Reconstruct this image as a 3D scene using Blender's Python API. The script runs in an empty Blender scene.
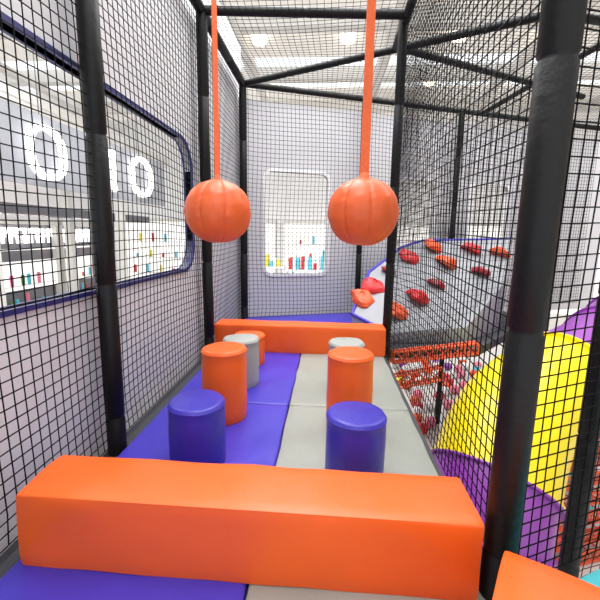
import bpy, bmesh, math, random
from mathutils import Vector, Matrix, noise
random.seed(7)
S=1.3
scn=bpy.context.scene
try:
    scn.view_settings.view_transform='Standard'
except Exception: pass
COL=scn.collection

# ---------------------------------------------------------------- materials
def lin(c):
    return tuple(((x/255)/12.92 if x/255<=0.04045 else ((x/255+0.055)/1.055)**2.4) for x in c)+(1,)
def mat(name,rgb,rough=0.45,bump=0.0,bscale=6.0,var=0.0,emit=0.0,metal=0.0,spec=0.5,fine=0.0):
    m=bpy.data.materials.new(name); m.use_nodes=True
    nt=m.node_tree; b=nt.nodes['Principled BSDF']
    c=lin(rgb)
    b.inputs['Roughness'].default_value=rough
    b.inputs['Metallic'].default_value=metal
    b.inputs['Specular IOR Level'].default_value=spec
    tc=nt.nodes.new('ShaderNodeTexCoord')
    nz=nt.nodes.new('ShaderNodeTexNoise'); nz.inputs['Scale'].default_value=bscale; nz.inputs['Detail'].default_value=4
    nt.links.new(tc.outputs['Object'],nz.inputs['Vector'])
    cr=nt.nodes.new('ShaderNodeValToRGB')
    k=1-var
    cr.color_ramp.elements[0].position=0.3; cr.color_ramp.elements[1].position=0.7
    cr.color_ramp.elements[0].color=(c[0]*k,c[1]*k,c[2]*k,1)
    cr.color_ramp.elements[1].color=c
    nt.links.new(nz.outputs['Fac'],cr.inputs['Fac'])
    nt.links.new(cr.outputs['Color'],b.inputs['Base Color'])
    if emit>0:
        nt.links.new(cr.outputs['Color'],b.inputs['Emission Color'])
        b.inputs['Emission Strength'].default_value=emit
    if bump>0:
        bp=nt.nodes.new('ShaderNodeBump'); bp.inputs['Strength'].default_value=bump; bp.inputs['Distance'].default_value=0.02
        nt.links.new(nz.outputs['Fac'],bp.inputs['Height'])
        nt.links.new(bp.outputs['Normal'],b.inputs['Normal'])
    return m
M={}
M['orange']=mat('orange_vinyl',(236,94,22),0.40,0.25,6,0.05)
M['orange_dk']=mat('orange_vinyl_ball',(218,92,38),0.45,0.35,9,0.10)
M['blue']=mat('blue_vinyl',(56,46,164),0.36,0.35,6,0.08)
M['blue_mat']=mat('blue_mat_vinyl',(66,55,178),0.38,0.45,5,0.08)
M['grey']=mat('grey_vinyl',(156,159,154),0.42,0.3,6,0.05)
M['ramp']=mat('pale_grey_vinyl',(146,148,154),0.5,0.3,4,0.10)
M['grey_mat']=mat('grey_mat_vinyl',(148,152,144),0.42,0.45,5,0.06)
M['teal']=mat('teal_vinyl',(70,190,200),0.4,0.3,5,0.05)
M['wall']=mat('light_grey_panel',(228,228,232),0.6,0.05,3,0.03)
M['wall2']=mat('back_grey_panel',(210,210,214),0.6,0.05,3,0.03)
M['foam']=mat('black_foam',(6,7,9),0.5,0.2,30,0.2,spec=0.3)
M['net']=mat('black_net_cord',(7,7,9),0.8,0,30,0.1,spec=0.2)
M['strap']=mat('orange_webbing',(232,104,52),0.6,0.2,60,0.15)
M['frame_blue']=mat('navy_trim',(40,42,110),0.4)
M['frame_white']=mat('white_trim',(240,240,242),0.4)
M['red']=mat('red_plastic',(205,36,42),0.45,0.4,10,0.1)
M['darkred']=mat('dark_red_plastic',(150,28,38),0.45,0.4,10,0.1)
M['hold_orange']=mat('orange_red_plastic',(232,90,44),0.45,0.4,10,0.1)
M['yellow']=mat('yellow_fibreglass',(240,216,20),0.3,0.03,3,0.04)
M['purple']=mat('purple_fibreglass',(142,62,165),0.3,0.03,3,0.06)
M['deck']=mat('deck_board',(60,60,66),0.7,0.1,8,0.1)
M['pipe_orange']=mat('orange_pipe',(226,88,46),0.4,0.1,20,0.1)
M['mallfloor']=mat('mall_floor_tile',(216,212,210),0.25,0.02,2,0.05)
M['mallwall']=mat('mall_wall_glow',(222,221,222),0.6,0.02,1,0.05,emit=0.25)  # wall colour with emission added, so the plain wall reads brightly lit
M['mallbeam']=mat('white_steel_glow',(214,212,208),0.5,0.05,3,0.05,emit=0.12)  # faint self-glow added to white steel to brighten the far roof
M['roofpanel']=mat('glowing_roof_panel',(230,226,220),0.6,0.05,1.5,0.12,emit=0.4)  # opaque panels; brightness comes from emission added to their colour
M['beige']=mat('beige_panel',(215,204,190),0.6,0.05,3,0.06)
M['dark']=mat('dark_band',(92,94,102),0.4,0.05,3,0.1)
M['board']=mat('grey_sign_board',(140,142,148),0.6,0.02,2,0.1)
M['shopdark']=mat('dim_shop_glass',(112,114,120),0.3,0.0,0.9,0.35)
M['lamp']=mat('lamp_glow',(255,252,250),0.4,0,3,0,emit=3)
M['lampwarm']=mat('warm_lamp_glow',(255,240,215),0.4,0,3,0,emit=6)
M['shopglow']=mat('shop_interior_glow',(250,248,246),0.5,0,0.8,0.15,emit=0.7)
M['pink']=mat('pink_plastic',(226,120,146),0.4); M['green']=mat('green_leaf',(70,130,70),0.5,0.2,9,0.3)
M['cyan']=mat('cyan_plastic',(80,190,210),0.35); M['white']=mat('white_plastic',(238,238,238),0.35)
def glassmat():
    m=bpy.data.materials.new('window_glass'); m.use_nodes=True; nt=m.node_tree
    for n in list(nt.nodes): nt.nodes.remove(n)
    o=nt.nodes.new('ShaderNodeOutputMaterial'); mx=nt.nodes.new('ShaderNodeMixShader')
    t=nt.nodes.new('ShaderNodeBsdfTransparent'); g=nt.nodes.new('ShaderNodeBsdfGlossy')
    g.inputs['Roughness'].default_value=0.05; mx.inputs[0].default_value=0.05
    nt.links.new(t.outputs[0],mx.inputs[1]); nt.links.new(g.outputs[0],mx.inputs[2]); nt.links.new(mx.outputs[0],o.inputs[0])
    return m
M['glass']=glassmat()

# ---------------------------------------------------------------- helpers
def link(name,me,m=None,loc=(0,0,0),rot=None,parent=None,label=None,cat=None,kind=None,group=None,smooth=True):
    ob=bpy.data.objects.new(name,me)
    COL.objects.link(ob)
    if me is not None and m is not None and len(me.materials)==0: me.materials.append(m)
    ob.location=loc
    if rot is not None: ob.rotation_euler=rot
    if parent is not None: ob.parent=parent
    if label: ob['label']=label
    if cat and parent is None: ob['category']=cat
    if kind: ob['kind']=kind
    if group: ob['group']=group
    if smooth and me is not None:
        for p in me.polygons: p.use_smooth=True
        try: me.set_sharp_from_angle(angle=math.radians(40))
        except Exception: pass
    return ob
def empty(name,loc,label,cat,group=None,rot=None):
    e=bpy.data.objects.new(name,None); COL.objects.link(e); e.location=loc; e.empty_display_size=0.1
    e['label']=label; e['category']=cat
    if group: e['group']=group
    if rot: e.rotation_euler=rot
    return e
def mesh(name,vs,fs):
    me=bpy.data.meshes.new(name); me.from_pydata([tuple(v) for v in vs],[],fs); me.update(); return me
def fixn(me):
    bm=bmesh.new(); bm.from_mesh(me); bmesh.ops.recalc_face_normals(bm,faces=bm.faces); bm.to_mesh(me); bm.free(); return me
def revolve(name,prof,seg=48,fn=None):
    vs=[];fs=[];rings=[]
    for r,z in prof:
        if r<1e-6:
            rings.append([len(vs)]); vs.append(Vector((0,0,z)))
        else:
            ring=[]
            for i in range(seg):
                a=2*math.pi*i/seg
                ring.append(len(vs)); vs.append(Vector((r*math.cos(a),r*math.sin(a),z)))
            rings.append(ring)
    for A,B in zip(rings[:-1],rings[1:]):
        for i in range(seg):
            j=(i+1)%seg
            if len(A)==1 and len(B)==1: continue
            if len(A)==1: fs.append((A[0],B[j],B[i]))
            elif len(B)==1: fs.append((A[i],A[j],B[0]))
            else: fs.append((A[i],A[j],B[j],B[i]))
    if fn: vs=[fn(v) for v in vs]
    return fixn(mesh(name,vs,fs))
def padbox(name,sx,sy,sz,r=0.02,n=0.03,bulge=0.006,wr=0.004,seed=0):
    """upholstered block, base at z=0, centred in x/y; puffed faces and wrinkled vinyl"""
    nx=max(3,int(sx/n));ny=max(3,int(sy/n));nz=max(3,int(sz/n))
    def co(nn,s):
        h=s/2; base=[-h,-h+r*0.35,-h+r]+[-h+r+(s-2*r)*i/nn for i in range(1,nn)]+[h-r,h-r*0.35,h]
        return base
    X,Y,Z=co(nx,sx),co(ny,sy),co(nz,sz)
    idx={};vs=[];fs=[]
    def vert(i,j,k):
        key=(i,j,k)
        if key in idx: return idx[key]
        p=Vector((X[i],Y[j],Z[k]))
        q=Vector((max(-sx/2+r,min(sx/2-r,p.x)),max(-sy/2+r,min(sy/2-r,p.y)),max(-sz/2+r,min(sz/2-r,p.z))))
        d=p-q
        if d.length>1e-9: d.normalize()
        u=math.cos(math.pi*q.x/sx);v=math.cos(math.pi*q.y/sy);w=math.cos(math.pi*q.z/sz)
        e=[1 if abs(t)>0.7 else 0 for t in d]
        b=1
        if not e[0]: b*=u
        if not e[1]: b*=v
        if not e[2]: b*=w
        nn=noise.noise(Vector((p.x*6+seed,p.y*6,p.z*6)))
        out=q+d*(r+bulge*b**0.6 if b>0 else r)+d*wr*nn
        if d.z<-0.5: out.z=-sz/2
        out.z+=sz/2
        idx[key]=len(vs); vs.append(out); return idx[key]
    I,J,K=len(X),len(Y),len(Z)
    for i in range(I-1):
        for j in range(J-1):
            fs.append((vert(i,j,0),vert(i,j+1,0),vert(i+1,j+1,0),vert(i+1,j,0)))
            fs.append((vert(i,j,K-1),vert(i+1,j,K-1),vert(i+1,j+1,K-1),vert(i,j+1,K-1)))
    for i in range(I-1):
        for k in range(K-1):
            fs.append((vert(i,0,k),vert(i+1,0,k),vert(i+1,0,k+1),vert(i,0,k+1)))
            fs.append((vert(i,J-1,k),vert(i,J-1,k+1),vert(i+1,J-1,k+1),vert(i+1,J-1,k)))
    for j in range(J-1):
        for k in range(K-1):
            fs.append((vert(0,j,k),vert(0,j,k+1),vert(0,j+1,k+1),vert(0,j+1,k)))
            fs.append((vert(I-1,j,k),vert(I-1,j+1,k),vert(I-1,j+1,k+1),vert(I-1,j,k+1)))
    return fixn(mesh(name,vs,fs))
def barsmesh(name,bars,seg=8):
    vs=[];fs=[]
    for p0,p1,r in bars:
        p0=Vector(p0);p1=Vector(p1);d=(p1-p0).normalized()
        a=d.orthogonal().normalized();b=d.cross(a)
        s=len(vs)
        for p in (p0,p1):
            for i in range(seg):
                t=2*math.pi*i/seg; vs.append(p+a*r*math.cos(t)+b*r*math.sin(t))
        for i in range(seg):
            j=(i+1)%seg; fs.append((s+i,s+j,s+seg+j,s+seg+i))
        fs.append(tuple(s+i for i in range(seg))[::-1]); fs.append(tuple(s+seg+i for i in range(seg)))
    return mesh(name,vs,fs)
def boxes(name,lst):
    vs=[];fs=[]
    for (x0,y0,z0,x1,y1,z1) in lst:
        s=len(vs)
        vs+= [(x0,y0,z0),(x1,y0,z0),(x1,y1,z0),(x0,y1,z0),(x0,y0,z1),(x1,y0,z1),(x1,y1,z1),(x0,y1,z1)]
        fs+= [(s,s+3,s+2,s+1),(s+4,s+5,s+6,s+7),(s,s+1,s+5,s+4),(s+1,s+2,s+6,s+5),(s+2,s+3,s+7,s+6),(s+3,s,s+4,s+7)]
    return mesh(name,vs,fs)
def prism(name,poly,topf,z0):
    n=len(poly); vs=[(x,y,z0) for x,y in poly]+[(x,y,topf(x,y)) for x,y in poly]
    fs=[tuple(range(n))[::-1],tuple(range(n,2*n))]+[(i,(i+1)%n,n+(i+1)%n,n+i) for i in range(n)]
    me=mesh(name,vs,fs)
    bm=bmesh.new(); bm.from_mesh(me); bmesh.ops.recalc_face_normals(bm,faces=bm.faces)
    bmesh.ops.bevel(bm,geom=[e for e in bm.edges],offset=0.008,segments=2,affect='EDGES',profile=0.6)
    bm.to_mesh(me); bm.free(); return me

def foam(name,p0,p1,r,label,cat,group):
    p0=Vector(p0);p1=Vector(p1);L=(p1-p0).length
    prof=[(0,0),(r*0.8,0),(r,r*0.2)]
    k=max(1,round(L/0.62))
    for i in range(1,k):
        z=L*i/k
        prof+=[(r,z-0.012),(r*0.88,z-0.004),(r*0.88,z+0.004),(r,z+0.012)]
    prof+=[(r,L-r*0.2),(r*0.8,L),(0,L)]
    me=revolve(name,prof,20)
    q=(p1-p0).to_track_quat('Z','Y')
    return link(name,me,M['foam'],loc=p0,rot=q.to_euler(),label=label,cat=cat,group=group)

def net(name,O,U,V,label,cell=0.037,rad=0.0026,amp=0.012,clip=None,cellv=None,ph=0.0):
    O=Vector(O);U=Vector(U);V=Vector(V);LU=U.length;LV=V.length;u=U.normalized();v=V.normalized();n=u.cross(v).normalized()
    cellv=cellv or cell
    vs=[];fs=[]
    def P(a,b):
        ea=min(1,min(a,LU-a)*8);eb=min(1,min(b,LV-b)*8); e=max(0,min(ea,eb))
        da=0.012*math.sin(b*3.1+a*1.3+ph)*e; db=0.014*math.sin(a*2.7+b*0.9+ph*2)*e
        dn=amp*e*(math.sin(a*2.3+ph)*math.sin(b*2.9+1+ph))
        return O+u*(a+da)+v*(b+db)+n*dn
    def strand(pts,side):
        run=[]
        def flush(run):
            if len(run)<2: return
            s=len(vs)
            for p in run:
                vs.append(p+side*rad); vs.append(p-side*rad*0.6+n*rad*0.9); vs.append(p-side*rad*0.6-n*rad*0.9)
            for i in range(len(run)-1):
                a=s+3*i
                for k in range(3):
                    l=(k+1)%3
                    fs.append((a+k,a+l,a+3+l,a+3+k))
        for p in pts:
            if clip is None or clip(p): run.append(p)
            else: flush(run); run=[]
        flush(run)
    nu=int(round(LU/cell)); nv=int(round(LV/cellv)); seg=0.11
    for i in range(nu+1):
        a=LU*i/nu; m=int(LV/seg)+1
        strand([P(a,LV*j/m) for j in range(m+1)],u)
    for i in range(nv+1):
        b=LV*i/nv; m=int(LU/seg)+1
        strand([P(LU*j/m,b) for j in range(m+1)],v)
    me=mesh(name,vs,fs)
    return link(name,me,M['net'],label=label,cat='net',smooth=False)

def rr(u0,u1,v0,v1,r,n=8):
    pts=[]
    for cx,cy,a0 in ((u1-r,v1-r,0),(u0+r,v1-r,90),(u0+r,v0+r,180),(u1-r,v0+r,270)):
        for i in range(n+1):
            a=math.radians(a0+90*i/n); pts.append((cx+r*math.cos(a),cy+r*math.sin(a)))
    return pts
def wall_panel(name,O,dirv,L,z0,z1,holes,th,m,**kw):
    bm=bmesh.new(); edges=[]
    loops=[[(0,z0),(L,z0),(L,z1),(0,z1)]]+[rr(*h) for h in holes]
    for lp in loops:
        vv=[bm.verts.new((a,0,b)) for a,b in lp]
        for i in range(len(vv)): edges.append(bm.edges.new((vv[i],vv[(i+1)%len(vv)])))
    bmesh.ops.triangle_fill(bm,use_beauty=True,edges=edges)
    res=bmesh.ops.extrude_face_region(bm,geom=list(bm.faces))
    for e in res['geom']:
        if isinstance(e,bmesh.types.BMVert): e.co.y+=th
    bmesh.ops.recalc_face_normals(bm,faces=bm.faces)
    me=bpy.data.meshes.new(name); bm.to_mesh(me); bm.free()
    ang=math.atan2(dirv[1],dirv[0])
    return link(name,me,m,loc=O,rot=(0,0,ang),smooth=False,**kw)
def ringmesh(name,inn,out,y0,th):
    n=len(inn); vs=[];fs=[]
    for y in (y0,y0+th):
        vs+=[(a,y,b) for a,b in inn]; vs+=[(a,y,b) for a,b in out]
    for i in range(n):
        j=(i+1)%n
        fs+=[(i,j,n+j,n+i),(2*n+i,3*n+i,3*n+j,2*n+j),(i,2*n+i,2*n+j,j),(n+i,n+j,3*n+j,3*n+i)]
    return fixn(mesh(name,vs,fs))
def window(name,O,dirv,hole,w,th,m,label,y0):
    inn=rr(*hole); u0,u1,v0,v1,r=hole; out=rr(u0-w,u1+w,v0-w,v1+w,r+w)
    me=ringmesh(name,inn,out,y0,th); ang=math.atan2(dirv[1],dirv[0])
    ob=link(name,me,m,loc=O,rot=(0,0,ang),kind='structure',label=label,cat='window')
    g=mesh('glass_pane',[(a,y0+th*0.5,b) for a,b in inn],[tuple(range(len(inn)))])
    link('glass_pane',g,M['glass'],parent=ob,smooth=False)
    return ob

# ---------------------------------------------------------------- camera
th=math.radians(9.6); yw=math.radians(4.0); rl=0.016
F=Vector((-math.sin(yw)*math.cos(th),math.cos(yw)*math.cos(th),-math.sin(th)))
R0=Vector((math.cos(yw),math.sin(yw),0)); U0=R0.cross(F)
R=(R0+rl*U0).normalized(); U=(U0-rl*R0).normalized()
cd=bpy.data.cameras.new('camera'); cam=bpy.data.objects.new('camera',cd); COL.objects.link(cam)
cd.sensor_width=36; cd.lens=36*384/600; cd.clip_start=0.02; cd.clip_end=200
cam.matrix_world=Matrix(((R.x,U.x,-F.x,0),(R.y,U.y,-F.y,0),(R.z,U.z,-F.z,1.0*S),(0,0,0,1)))
scn.camera=cam

TOP=2.63; GZ=-1.75
bwall=lambda x:4.60+0.38*(x+1.0)

# ---------------------------------------------------------------- deck and mats
deckpoly=[(-1.04,-0.8),(1.45,-0.8),(1.45,1.40),(0.54,0.98),(0.54,3.5),(1.45,3.66),(2.05,4.35),(2.55,5.2),(2.6,5.85),(-1.04,4.50)]
link('floor',prism('floor',deckpoly,lambda x,y:-0.045,-0.13),M['deck'],kind='structure',label='dark raised deck of the play frame',cat='floor',smooth=False)
def floormat(x0,x1,y0,y1,m,label,seed,grp='padded floor mats'):
    me=padbox('floor_mat',x1-x0-0.004,y1-y0-0.004,0.045,r=0.014,n=0.035,bulge=0.0015,wr=0.006,seed=seed)
    return link('floor_mat',me,m,loc=((x0+x1)/2,(y0+y1)/2,-0.045),label=label,cat='mat',group=grp)
ys=[-0.7,1.06,2.15,3.38]
for i in range(3):
    floormat(-0.93,-0.206,ys[i],ys[i+1],M['blue_mat'],'blue vinyl padded floor mat beside grey mat',i*3.1)
    floormat(-0.206,0.50,ys[i],ys[i+1],M['grey_mat'],'grey vinyl padded floor mat beside blue mat',i*5.3+1)
bp=[(-0.97,3.39),(0.50,3.39),(0.50,5.10),(-0.97,4.56)]
link('floor_mat',prism('floor_mat',bp,lambda x,y:0.0,-0.045),M['blue_mat'],label='blue vinyl mat behind the far orange beam',cat='mat',group='padded floor mats')
tp=[(0.56,0.95),(1.40,1.36),(1.40,-0.6),(0.56,-0.6)]
link('floor_mat',prism('floor_mat',tp,lambda x,y:0.0,-0.045),M['teal'],label='teal vinyl mat under the angled orange block',cat='mat',group='padded floor mats')

# ---------------------------------------------------------------- orange beams / block
link('foam_beam',padbox('foam_beam',1.345,0.215,0.238,r=0.011,n=0.03,bulge=0.003,wr=0.006,seed=2),M['orange'],loc=(-0.228,1.057,0),
     label='long orange vinyl balance beam across the mats, nearest one',cat='soft play beam',group='orange foam beams')
link('foam_beam',padbox('foam_beam',1.46,0.22,0.235,r=0.011,n=0.03,bulge=0.003,wr=0.005,seed=9),M['orange'],loc=(-0.225,3.265,0),
     label='long orange vinyl beam at the far end of the mats',cat='soft play beam',group='orange foam beams')
dx=Vector((0.855,-0.52)).normalized(); dy=Vector((dx.y,-dx.x))
c=Vector((0.462,0.885))+dx*0.33+dy*0.30
link('foam_block',padbox('foam_block',0.66,0.60,0.235,r=0.011,n=0.03,bulge=0.004,wr=0.005,seed=5),M['orange'],loc=(c.x,c.y,0),rot=(0,0,math.atan2(dx.y,dx.x)),
     label='orange vinyl foam block set at an angle beside the post',cat='soft play block')

# ---------------------------------------------------------------- foam cylinders
def stump(x,y,r,h,m,label,seed):
    prof=[(0,0),(r*0.97,0),(r,0.012)]
    for i in range(1,9): prof.append((r*(1+0.012*math.sin(math.pi*i/9)),0.012+(h-0.04)*i/9))
    prof+=[(r*0.995,h-0.024),(r*1.018,h-0.019),(r*1.02,h-0.014),(r*0.99,h-0.010),(r*0.965,h-0.003),(r*0.93,h)]
    for k in (0.8,0.6,0.4,0.2): prof.append((r*k,h+0.008*(1-k)))
    prof.append((0,h+0.008))
    def fn(v):
        k=noise.noise(Vector((v.x*9+seed,v.y*9,v.z*7)))
        rr_=math.hypot(v.x,v.y)
        if rr_>1e-5:
            s=1+0.018*k*min(1,rr_/r); v=Vector((v.x*s,v.y*s,v.z+(0.004*k if v.z>h*0.9 else 0)))
        return v
    me=revolve('foam_cylinder',prof,56,fn)
    link('foam_cylinder',me,m,loc=(x,y,0),rot=(0,0,seed),label=label,cat='soft play cylinder',group='foam stepping cylinders')
stump(-0.548,1.53,0.120,0.29,M['blue'],'short blue vinyl cylinder just behind the near beam on blue mat',1)
stump(0.134,1.47,0.120,0.295,M['blue'],'short blue vinyl cylinder just behind the near beam on grey mat',2)
stump(-0.545,1.97,0.120,0.395,M['orange'],'tall orange vinyl cylinder on the blue mat',3)
stump(0.136,1.96,0.120,0.395,M['orange'],'tall orange vinyl cylinder on the grey mat',4)
stump(-0.561,2.45,0.118,0.32,M['grey'],'grey vinyl cylinder on the blue mat',5)
stump(0.142,2.48,0.118,0.31,M['grey'],'grey vinyl cylinder on the grey mat',6)
stump(-0.59,2.87,0.118,0.235,M['orange'],'short orange vinyl cylinder before the far beam',7)

# ---------------------------------------------------------------- hanging balls
def hball(x,y,z,r,rot,sw,label):
    e=empty('hanging_ball',(x,y,z-r*0.95),label,'punch ball','hanging orange balls',rot=(0,0,rot))
    vs=[];fs=[];nl=112;nt=40;G=8
    for i in range(nt+1):
        t=math.pi*i/nt
        for j in range(nl):
            a=2*math.pi*j/nl
            g=abs(((a/(2*math.pi)*G)%1)-0.5)*2  # 1 at seam
            lat=math.sin(t)
            puff=0.026*(1-g**2)*lat
            seam=-0.026*max(0,(g-0.75)/0.25)**2*lat**0.6
            pucker=0.014*math.sin(t*26+j*0.9)*max(0,(g-0.40)/0.60)*lat
            s=1-0.012+puff+seam+pucker*0.8
            s*=1+0.022*noise.noise(Vector((math.cos(a)*3*lat+x*5,math.sin(a)*3*lat,math.cos(t)*4)))
            sup=(abs(lat)**0.88)
            vs.append((r*s*sup*math.cos(a),r*s*sup*math.sin(a),r*0.955*math.cos(t)*s+r*0.95))
    for i in range(nt):
        for j in range(nl):
            k=(j+1)%nl; fs.append((i*nl+j,(i+1)*nl+j,(i+1)*nl+k,i*nl+k))
    me=mesh('ball_body',vs,fs)
    bm=bmesh.new(); bm.from_mesh(me); bmesh.ops.remove_doubles(bm,verts=bm.verts,dist=1e-4); bmesh.ops.recalc_face_normals(bm,faces=bm.faces); bm.to_mesh(me); bm.free()
    link('ball_body',me,M['orange_dk'],parent=e)
    cap=revolve('ball_cap',[(0,r*1.9),(r*0.24,r*1.895),(r*0.26,r*1.865),(r*0.24,r*1.84)],32)
    link('ball_cap',cap,M['orange_dk'],parent=e)
    vs=[];fs=[];n=30;z0=r*1.88;z1=TOP-(z-r*0.95)-0.02
    for i in range(n+1):
        q=i/n;zz=z0+(z1-z0)*q;a=0.35*math.sin(q*2.2)
        for sx_,sy_ in ((-1,-1),(1,-1),(1,1),(-1,1)):
            px=sx_*sw/2;py=sy_*0.003
            vs.append((px*math.cos(a)-py*math.sin(a),px*math.sin(a)+py*math.cos(a),zz))
    for i in range(n):
        for k in range(4):
            l=(k+1)%4; fs.append((4*i+k,4*i+l,4*i+4+l,4*i+4+k))
    fs.append((0,3,2,1)); fs.append((4*n,4*n+1,4*n+2,4*n+3))
    link('hanging_strap',mesh('hanging_strap',vs,fs),M['strap'],parent=e,smooth=False)
    lo=revolve('strap_loop',[(sw*0.5,r*1.88),(sw*0.62,r*1.9),(sw*0.5,r*2.02),(sw*0.3,r*2.06)],16)
    link('strap_loop',lo,M['strap'],parent=e)
hball(-0.547,1.91,1.106,0.160,0.5,0.026,'orange vinyl gored ball hung on narrow orange strap over blue mat')
hball(0.160,1.88,1.110,0.164,0.15,0.042,'larger orange vinyl gored ball hung on wide orange strap')

# ---------------------------------------------------------------- posts & rails
pg='black foam padded posts'
def post(x,y,r,label,z0=GZ,z1=TOP+0.03): return foam('support_post',(x,y,z0),(x,y,z1),r,label,'post',pg)
post(0.505,0.985,0.044,'thick black foam-padded post at the end of the near beam')
post(-0.985,1.64,0.043,'black foam-padded post against the side wall net, nearer')
post(-0.985,3.10,0.042,'black foam-padded post against the side wall by far beam')
post(-0.985,4.50,0.042,'black foam-padded post at the far wall corner')
post(0.535,3.33,0.038,'black foam-padded post at the end of the far beam')
post(0.40,bwall(0.40)-0.12,0.036,'black foam-padded post in front of the far grey wall')
post(1.70,bwall(1.70)-0.12,0.036,'slim black foam-padded post beside the climbing ramp')
post(3.45,bwall(3.45)-0.12,0.05,'distant black foam-padded post on the far wall')
post(1.17,1.66,0.041,'black foam-padded post rising from the lower level')
post(2.25,4.6,0.036,'black foam-padded post by the climbing ramp corner')
post(-0.985,0.15,0.045,'black foam-padded post against the side wall net')
rg='black foam padded top rails'
def rail(a,b,r=0.034,label='black foam-padded overhead rail of the play frame'): foam('overhead_rail',a,b,r,label,'rail',rg)
T=TOP
rail((-0.985,0.15,T),(-0.985,4.50,T),0.040,'black foam-padded overhead rail along the side wall')
rail((-0.98,3.10,T),(0.55,3.22,T))
rail((-0.98,1.91,T),(0.55,1.91,T),0.04,'black overhead rail carrying the hanging balls')
rail((0.53,0.98,T),(0.545,3.72,T))
rail((-0.985,4.50,T),(1.62,3.24,T),0.032,'black overhead rail running diagonally across')
rail((-0.985,4.50,T),(4.1,bwall(4.1)-0.14,T),0.034,'black overhead rail along the far angled wall')
rail((0.545,3.72,T),(2.9,5.0,T),0.032,'black overhead rail running diagonally to the ramp')
rail((1.62,3.24,T),(4.1,4.0,T),0.034)
rail((0.505,0.98,T),(1.62,3.24,T),0.034)
rail((2.3,3.4,T),(2.0,5.6,T),0.03)

# ---------------------------------------------------------------- walls with windows
wall_panel('wall_left',(-1.06,-0.3,0),(0,1),5.05,-0.13,3.1,[(0.55,3.27,0.74,1.66,0.20)],0.04,M['wall'],kind='structure',label='light grey side wall panel with long rounded window',cat='wall')
window('window_1',(-1.06,-0.3,0),(0,1),(0.55,3.27,0.74,1.66,0.20),0.020,0.07,M['frame_blue'],'long rounded window with navy blue trim',-0.015)
bd=Vector((1,0.38,0)).normalized(); kL=math.hypot(1,0.38)
BO=(-1.08,bwall(-1.08),0)
uu=lambda x:(x+1.08)*kL
holes=[(uu(-0.76),uu(-0.02),0.52,1.74,0.09),(uu(0.92),uu(1.42),0.52,1.74,0.08),(uu(1.98),uu(2.58),0.52,1.74,0.08)]
wall_panel('wall_back',BO,bd,5.9,-0.13,TOP-0.12,holes,0.04,M['wall2'],kind='structure',label='light grey angled far wall panel with rounded windows',cat='wall')
for i,h in enumerate(holes):
    window('window_%d'%(i+2),BO,bd,h,0.036,0.07,M['frame_white'],'upright rounded window with white trim',-0.015)

# ---------------------------------------------------------------- nets
net('safety_net',(-1.0,-0.2,0.0),(0,4.70,0),(0,0,TOP),'black knotted square-mesh net along the side wall',ph=0.3,cell=0.045,rad=0.0025)
net('safety_net',(-0.98,bwall(-0.98)-0.11,0.0),(5.0,5.0*0.38,0),(0,0,TOP),'black square-mesh net in front of the far wall',cell=0.050,ph=1.1,rad=0.0026)
net('safety_net',(0.53,1.0,0.0),(0.005,2.32,0),(0,0,TOP),'black square-mesh net on the open side above the mat edge',ph=2.0,amp=0.02,cell=0.044,rad=0.0024)
net('safety_net',(0.54,1.0,0.0),(0.86,0.40,0),(0,0,TOP),'black square-mesh net beside the thick near post',ph=2.7,amp=0.015,cell=0.040,rad=0.0023)
net('safety_net',(0.565,3.36,0.0),(1.66,1.22,0),(0,0,TOP),'black square-mesh net before the climbing ramp',ph=3.3,amp=0.03,cell=0.060,rad=0.0020)
net('safety_net',(1.19,1.68,-1.7),(2.2,0.7,0),(0,0,TOP+1.7),'black square-mesh net around the tube slide',ph=4.1,amp=0.04,cell=0.058,rad=0.0022)
net('safety_net',(-1.0,0.2,TOP+0.01),(5.1,0,0),(0,6.3,0),'black square-mesh roof net over the play frame',ph=0.7,amp=0.03,
    clip=lambda p:p.y<bwall(p.x)-0.1 and p.y>0.9*(p.x-0.5)+0.5,cell=0.052,rad=0.0022)

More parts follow.
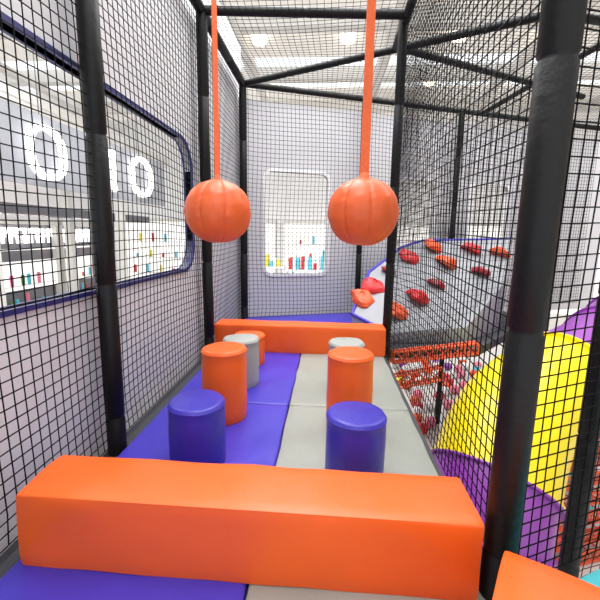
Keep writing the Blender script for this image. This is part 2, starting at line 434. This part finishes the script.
# ---------------------------------------------------------------- climbing ramp with holds
pl=lambda x,y:0.59*(y-3.67)
rp=[(0.27,3.97),(0.62,3.74),(1.40,3.84),(1.98,4.45),(2.40,5.32),(1.25,5.25),(0.95,5.1),(0.50,4.62)]
ramp=link('climbing_ramp',prism('climbing_ramp',rp,lambda x,y:pl(x,y)+0.02,-0.04),M['ramp'],label='sloping grey padded climbing ramp with red and orange holds',cat='climbing ramp')
ed=[Vector((x,y,pl(x,y)+0.02)) for x,y in (rp[1],rp[0],rp[7],rp[6],rp[5],rp[4])]
link('edge_strip',barsmesh('edge_strip',[(a,b,0.018) for a,b in zip(ed[:-1],ed[1:])],10),M['blue'],parent=ramp,label='blue edge strip')
rot=math.atan(0.59)
for n_,(x,y,mt,lb,sc) in enumerate([(0.376,4.17,'hold_orange','orange-red',1),(0.516,4.36,'red','red',1),(1.0,4.88,'red','red',1),(1.34,5.08,'hold_orange','orange',1),(1.43,4.78,'hold_orange','orange',1.05),(1.80,5.05,'red','red',1.05),(0.73,4.0,'hold_orange','orange-red',1),(0.98,4.2,'red','red',1.05),
        (2.12,4.98,'hold_orange','orange',0.9),(1.78,4.62,'darkred','dark red',0.85),(1.22,4.42,'darkred','dark red',0.8),(0.72,4.62,'darkred','dark red',0.7)]):
    sd=x*7+n_
    prof=[(0,-0.005),(0.118,-0.005),(0.125,0.022),(0.108,0.052),(0.075,0.070),(0.028,0.076),(0.024,0.066),(0,0.066)]
    me=revolve('climbing_hold',prof,13,lambda v:Vector((v.x*1.12*sc*(1+0.45*noise.noise(v*11+Vector((sd,0,0)))),v.y*1.0*sc*(1+0.45*noise.noise(v*11+Vector((0,sd,0)))),v.z*1.15*sc*(1+0.4*noise.noise(v*9+Vector((sd,sd,0)))))))
    ob=link('climbing_hold',me,M[mt],loc=(x,y,pl(x,y)+0.022),rot=(rot,0,sd*0.1),label=lb+' chunky rock-shaped hold fixed on the grey ramp',cat='climbing hold',group='climbing holds on ramp',smooth=False)

# ---------------------------------------------------------------- orange lattice trusses
def truss(p0,p1,h,w,n,label):
    p0=Vector(p0);p1=Vector(p1);d=(p1-p0);s=Vector((-d.y,d.x,0)).normalized()*w;up=Vector((0,0,h))
    bars=[]
    for o in (Vector(),s,up,s+up): bars.append((p0+o,p1+o,0.012))
    for i in range(n+1):
        a=p0+d*i/n
        bars+=[(a,a+up,0.007),(a+s,a+s+up,0.007),(a,a+s,0.007)]
        if i<n:
            b=p0+d*(i+1)/n
            bars+=[(a,b+up,0.006),(a+s+up,b+s,0.006)]
    link('orange_truss',barsmesh('orange_truss',bars),M['pipe_orange'],label=label,cat='truss',group='orange pipe trusses')
truss((0.62,3.38,-0.13),(1.40,3.50,-0.05),0.10,0.06,6,'orange pipe truss along the edge of the climbing ramp')
truss((0.62,3.38,-0.38),(1.08,3.46,-0.30),0.12,0.06,4,'orange pipe truss lower below the climbing ramp')
for i in range(5):
    truss((1.62+0.02*i,2.82+0.03*i,-1.73+i*0.165),(2.75,3.2+0.03*i,-1.73+i*0.165),0.10,0.20,10,'orange pipe truss stacked beneath the tube slide')

# ---------------------------------------------------------------- tube slide
pts=[Vector(p) for p in ((3.7,4.9,-0.05),(2.75,3.98,-0.20),(1.66,3.14,-0.40),(1.24,2.66,-0.80),(1.08,2.42,-1.27))]
def cr(t):
    n=len(pts)-1; t=max(0,min(n-1e-6,t)); i=int(t);f=t-i
    p0=pts[max(0,i-1)];p1=pts[i];p2=pts[i+1];p3=pts[min(n,i+2)]
    return 0.5*((2*p1)+(p2-p0)*f+(2*p0-5*p1+4*p2-p3)*f*f+(3*p1-p0-3*p2+p3)*f**3)
slide=empty('tube_slide',(1.35,2.7,GZ),'large enclosed tube slide in purple and yellow sections','slide')
RT=0.44
secs=[(0.0,0.7,'purple'),(0.7,1.52,'purple'),(1.52,2.97,'yellow'),(2.97,3.5,'purple'),(3.5,4.0,'purple')]
for a,b,mt in secs:
    vs=[];fs=[];n=18;seg=48
    e=0.03
    rl_=[(a+(b-a)*i/n,RT) for i in range(n+1)]
    rl_=[(a,RT+0.03),(a+e*0.7,RT+0.03),(a+e*0.71,RT)]+rl_[1:-1]+[(b-e*0.71,RT),(b-e*0.7,RT+0.03),(b,RT+0.03)]
    for t,r in rl_:
        p=cr(t);d=(cr(t+0.02)-cr(t-0.02)).normalized();s=d.cross(Vector((0,0,1))).normalized();w=s.cross(d)
        for j in range(seg):
            an=2*math.pi*j/seg; vs.append(p+s*r*math.cos(an)+w*r*math.sin(an)-Vector(slide.location))
    for i in range(len(rl_)-1):
        for j in range(seg):
            k=(j+1)%seg; fs.append((i*seg+j,i*seg+k,(i+1)*seg+k,(i+1)*seg+j))
    link('tube_section',fixn(mesh('tube_section',vs,fs)),M[mt],parent=slide,label=mt+' tube section')

# ---------------------------------------------------------------- lower level
link('floor_lower',boxes('floor_lower',[(-12,-4,GZ-0.1,14,18,GZ)]),M['mallfloor'],kind='structure',label='pale tiled lower floor',cat='floor',smooth=False)
bases={}
for cname in ('red','pink','white','cyan','yellow','hold_orange','purple'):
    me=revolve('play_ball',[(0.085*math.sin(math.pi*i/12)*(0.985 if i==6 else 1),-0.085*math.cos(math.pi*i/12)) for i in range(13)],20)
    me.materials.append(M[cname])
    for p in me.polygons: p.use_smooth=True
    bases[cname]=me
placed=[];cnt=0
for k in range(5000):
    if cnt>=230: break
    x=random.uniform(0.7,4.2); y=random.uniform(2.2,8.2)
    if any((x-a)**2+(y-b)**2<0.0295 for a,b in placed): continue
    if any(((x-px)**2+(y-py)**2)<0.02 for px,py in ((1.17,1.66),(2.25,4.6),(1.7,5.5),(3.45,6.17))): continue
    if ((x-1.2)**2+(y-2.5)**2)<0.4 or (1.5<x<2.95 and 2.7<y<3.65): continue
    placed.append((x,y)); cnt+=1
    cn=random.choice(['red','pink','white','white','cyan','pink','white','hold_orange','yellow','purple'])
    lbn={'hold_orange':'orange'}.get(cn,cn)
    o=bpy.data.objects.new('play_ball',bases[cn]); COL.objects.link(o); o.location=(x,y,GZ+0.085)
    o['label']='small %s plastic ball on the lower floor'%lbn; o['category']='ball'; o['group']='loose balls on lower floor'

# ---------------------------------------------------------------- mall surroundings
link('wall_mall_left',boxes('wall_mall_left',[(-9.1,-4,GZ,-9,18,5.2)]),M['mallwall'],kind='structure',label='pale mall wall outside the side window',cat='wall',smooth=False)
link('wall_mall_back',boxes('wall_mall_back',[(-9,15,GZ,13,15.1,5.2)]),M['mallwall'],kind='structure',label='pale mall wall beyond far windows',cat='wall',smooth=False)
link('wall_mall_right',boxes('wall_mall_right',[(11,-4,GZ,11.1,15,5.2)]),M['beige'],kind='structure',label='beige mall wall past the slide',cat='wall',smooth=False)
def shop(x,y,rotz,w,h,label,mf='dark',dim=False):
    e=empty('shop_front',(x,y,GZ),label,'shop front','mall shop fronts',rot=(0,0,rotz))
    link('shop_frame',boxes('shop_frame',[(-w/2,-0.15,0,-w/2+0.06,0.1,h),(w/2-0.06,-0.15,0,w/2,0.1,h),(-w/2,-0.2,h-0.12,w/2,0.1,h)]),M[mf],parent=e,smooth=False)
    link('shop_window',boxes('shop_window',[(-w/2+0.06,0.02,0,w/2-0.06,0.06,h-0.12)]),M['shopdark' if dim else 'shopglow'],parent=e,smooth=False)
    if dim:
        bs=[];q=-w/2+0.15
        while q<w/2-0.3:
            ww=random.uniform(0.12,0.2);z=2.40
            bs.append((q,-0.1,z,q+0.05,-0.04,z+0.42)); bs.append((q,-0.1,z+random.choice((0,0.18,0.36)),q+ww,-0.04,z+random.choice((0.42,0.42,0.24))))
            q+=ww+0.08
        bs=[(a,b,min(c_,f),d,e_,max(c_,f)) for a,b,c_,d,e_,f in bs]
        link('lit_strip',boxes('lit_strip',bs),M['lamp'],parent=e,smooth=False)
        link('lit_strip',boxes('lit_strip',[(-w/2+0.1,-0.1,2.20,w/2-0.1,-0.04,2.25),(-w/2+0.1,-0.1,1.1,w/2-0.1,-0.04,1.9)]),M['shopglow'],parent=e,smooth=False)
    cols=['pink','green','cyan','red','hold_orange'] if dim else ['red','yellow','cyan','green','white']
    lv=(1.2,0.6) if dim else (0.6,1.2,1.8,2.4)
    link('display_shelf',boxes('display_shelf',[(-w/2+0.2,-0.14,z,w/2-0.2,-0.02,z+0.03) for z in lv]),M['white'],parent=e,smooth=False)
    random.shuffle(cols)
    for k in range(3):
        cc=cols[k]
        st=0.5 if dim else 0.38
        link('display_goods',boxes('display_goods',[(-w/2+0.3+i*st+0.11*k,-0.17,lv[(i*3+k)%len(lv)]+0.03,-w/2+0.38+i*st+0.11*k,-0.12,lv[(i*3+k)%len(lv)]+random.uniform(0.15,0.4)) for i in range(int((w-0.7)/st))]),M[cc],parent=e,smooth=False)
for i in range(5): shop(-8.7,1.0+i*3.1,math.pi/2,2.9,3.05,'dim mall shop front with white lit strips outside the window','mallbeam',True)
for i in range(6): shop(-6.5+i*3.1,14.7,0,2.9,3.3,'bright mall shop front beyond the far windows',mf='mallbeam')
for k,(x,z,hh) in enumerate(((-6.6,1.35,0.22),(-7.4,2.3,0.28),(-5.8,3.3,0.3))):
    cols_=[(x-0.4,yy,GZ,x-0.2,yy+0.2,z) for yy in (-2.5,2.0,6.5,11.0)]
    link('balcony_fascia',boxes('balcony_fascia',[(x-0.6,-3,z,x,14,z+hh),(x-0.02,-3,z+hh*0.4,x+0.02,14,z+hh*0.55)]+cols_),M['dark' if k==0 else 'mallbeam'],label='long balcony edge band on columns in the mall hall',cat='balcony',group='mall balcony bands',smooth=False)
# large glowing figures 0 1 0
sg=empty('lit_sign',(-2.96,3.75,1.5),'large glowing white figures 010 hung in the mall hall','sign',rot=(0,0,math.atan2(2.3,0.10)))
link('sign_board',boxes('sign_board',[(-0.9,0.05,-0.04,3.0,0.08,0.68)]),M['board'],parent=sg,smooth=False)
def zero(u,w,h,zc,st,nm='sign_figure'):
    inn=rr(u-w/2+st,u+w/2-st,zc-h/2+st,zc+h/2-st,(w/2-st)*0.85); out=rr(u-w/2,u+w/2,zc-h/2,zc+h/2,w/2*0.9)
    link(nm,ringmesh(nm,inn,out,-0.03,0.06),M['lamp'],parent=sg,smooth=False)
    link('sign_cable',barsmesh('sign_cable',[((u,0.06,0.68),(u,0.06,3.25),0.006)]),M['dark'],parent=sg)
zero(0.26,0.50,0.54,0.30,0.05)
link('sign_figure',boxes('sign_figure',[(1.40,-0.03,0.04,1.46,0.03,0.58),(1.28,-0.03,0.48,1.40,0.03,0.54)]),M['lamp'],parent=sg,smooth=False)
zero(2.16,0.60,0.58,0.33,0.06)
def planter(x,y):
    e=empty('potted_plant',(x,y,GZ),'leafy green plant in a white planter','plant','mall planters')
    link('planter_pot',revolve('planter_pot',[(0,0),(0.22,0),(0.28,0.5),(0.25,0.5),(0.24,0.45),(0,0.45)],24),M['white'],parent=e)
    vs=[];fs=[]
    for i in range(60):
        a=random.uniform(0,6.28);el=random.uniform(0.3,1.4);L=random.uniform(0.6,1.1)
        d=Vector((math.cos(a)*math.cos(el),math.sin(a)*math.cos(el),math.sin(el)));s=d.cross(Vector((0,0,1))).normalized()*0.05
        o=Vector((0,0,0.45));n=len(vs);dr=Vector((0,0,-0.15))
        vs+=[o,o+d*L*0.5+s,o+d*L+dr,o+d*L*0.5-s]; fs.append((n,n+1,n+2,n+3))
    link('plant_leaves',mesh('plant_leaves',vs,fs),M['green'],parent=e,smooth=False)
for p in ((-5.2,2.6),(-5.4,4.9),(-5.0,7.2)): planter(*p)
def kiosk(x,y,ms,lb):
    e=empty('display_stand',(x,y,GZ),lb,'display stand','display stands in the hall')
    link('stand_rack',boxes('stand_rack',[(-0.5,-0.2,0,-0.45,0.2,2.0),(0.45,-0.2,0,0.5,0.2,2.0)]+[(-0.45,-0.2,z,0.45,0.2,z+0.04) for z in (0.1,0.6,1.1,1.55,1.96)]),M['white'],parent=e,smooth=False)
    for q,mt in enumerate(ms):
        link('stand_goods',boxes('stand_goods',[(-0.4+0.27*i+0.08*q,-0.18,z+0.04,-0.33+0.27*i+0.08*q,0.1,z+0.04+random.uniform(0.12,0.3)) for i in range(3) for z in (0.1,0.6,1.1,1.55,1.96)]),M[mt],parent=e,smooth=False)
kiosk(-0.45,8.6,('red','white','cyan'),'white display stand with red and cyan goods')
kiosk(-1.5,9.2,('cyan','white','yellow'),'white display stand with cyan and yellow goods')
kiosk(0.4,9.9,('yellow','white','red'),'white display stand with yellow and red goods')
kiosk(2.2,9.0,('yellow','pink','white'),'white display stand with yellow and pink goods')
# hall roof
ribs=[(-9,y,4.9,11,y+0.28,5.2) for y in (-2,0.5,3,5.5,8,10.5,13)]+[(x,-3,4.75,x+0.22,15,4.9) for x in (-8,-5,-2,1,4,7,10)]
link('ceiling',boxes('ceiling',ribs),M['mallbeam'],kind='structure',label='white steel ribbed hall roof with skylights',cat='ceiling',smooth=False)
link('ceiling_panel',boxes('ceiling_panel',[(-9,7.6,5.2,11,10.0,5.25),(3.4,-3,5.2,11,7.6,5.25),(-9,12,5.2,11,15,5.25)]),M['roofpanel'],kind='structure',label='pale roof panels with added glow between skylights',cat='ceiling',smooth=False)
for x in (-1.6,0.3,2.6,4.4,6.2,8.0):
    for y in (6.6,9.0,11.4):
        link('spot_lamp',revolve('spot_lamp',[(0,0.0),(0.13,0.0),(0.15,0.02),(0.15,0.14),(0,0.14)],20),M['lampwarm'],loc=(x,y,5.06),label='small round warm ceiling lamp',cat='lamp',group='hall ceiling lamps')

# ---------------------------------------------------------------- light
w=bpy.data.worlds.new('world'); scn.world=w; w.use_nodes=True
bg=w.node_tree.nodes['Background']; bg.inputs[0].default_value=(0.97,0.98,1.0,1); bg.inputs[1].default_value=1.68
def area(name,loc,size,power,rot=(0,0,0),col=(1.0,0.99,0.98)):
    l=bpy.data.lights.new(name,'AREA'); l.size=size*S; l.energy=power; l.color=col
    o=bpy.data.objects.new(name,l); COL.objects.link(o); o.location=loc; o.rotation_euler=rot
area('hall_light',(-0.3,1.6,4.6),3.2,430)
area('hall_light',(3.2,4.5,4.6),3.5,400)
area('hall_light',(-5,5,4.6),4,380)
area('hall_light',(-0.5,4.2,4.6),2.5,380)

# ---------------------------------------------------------------- metric scale
done=set()
for o in list(bpy.data.objects):
    if o.type=='CAMERA': continue
    o.location=Vector(o.location)*S
    if o.type=='MESH' and o.data.name not in done:
        done.add(o.data.name); o.data.transform(Matrix.Scale(S,4))
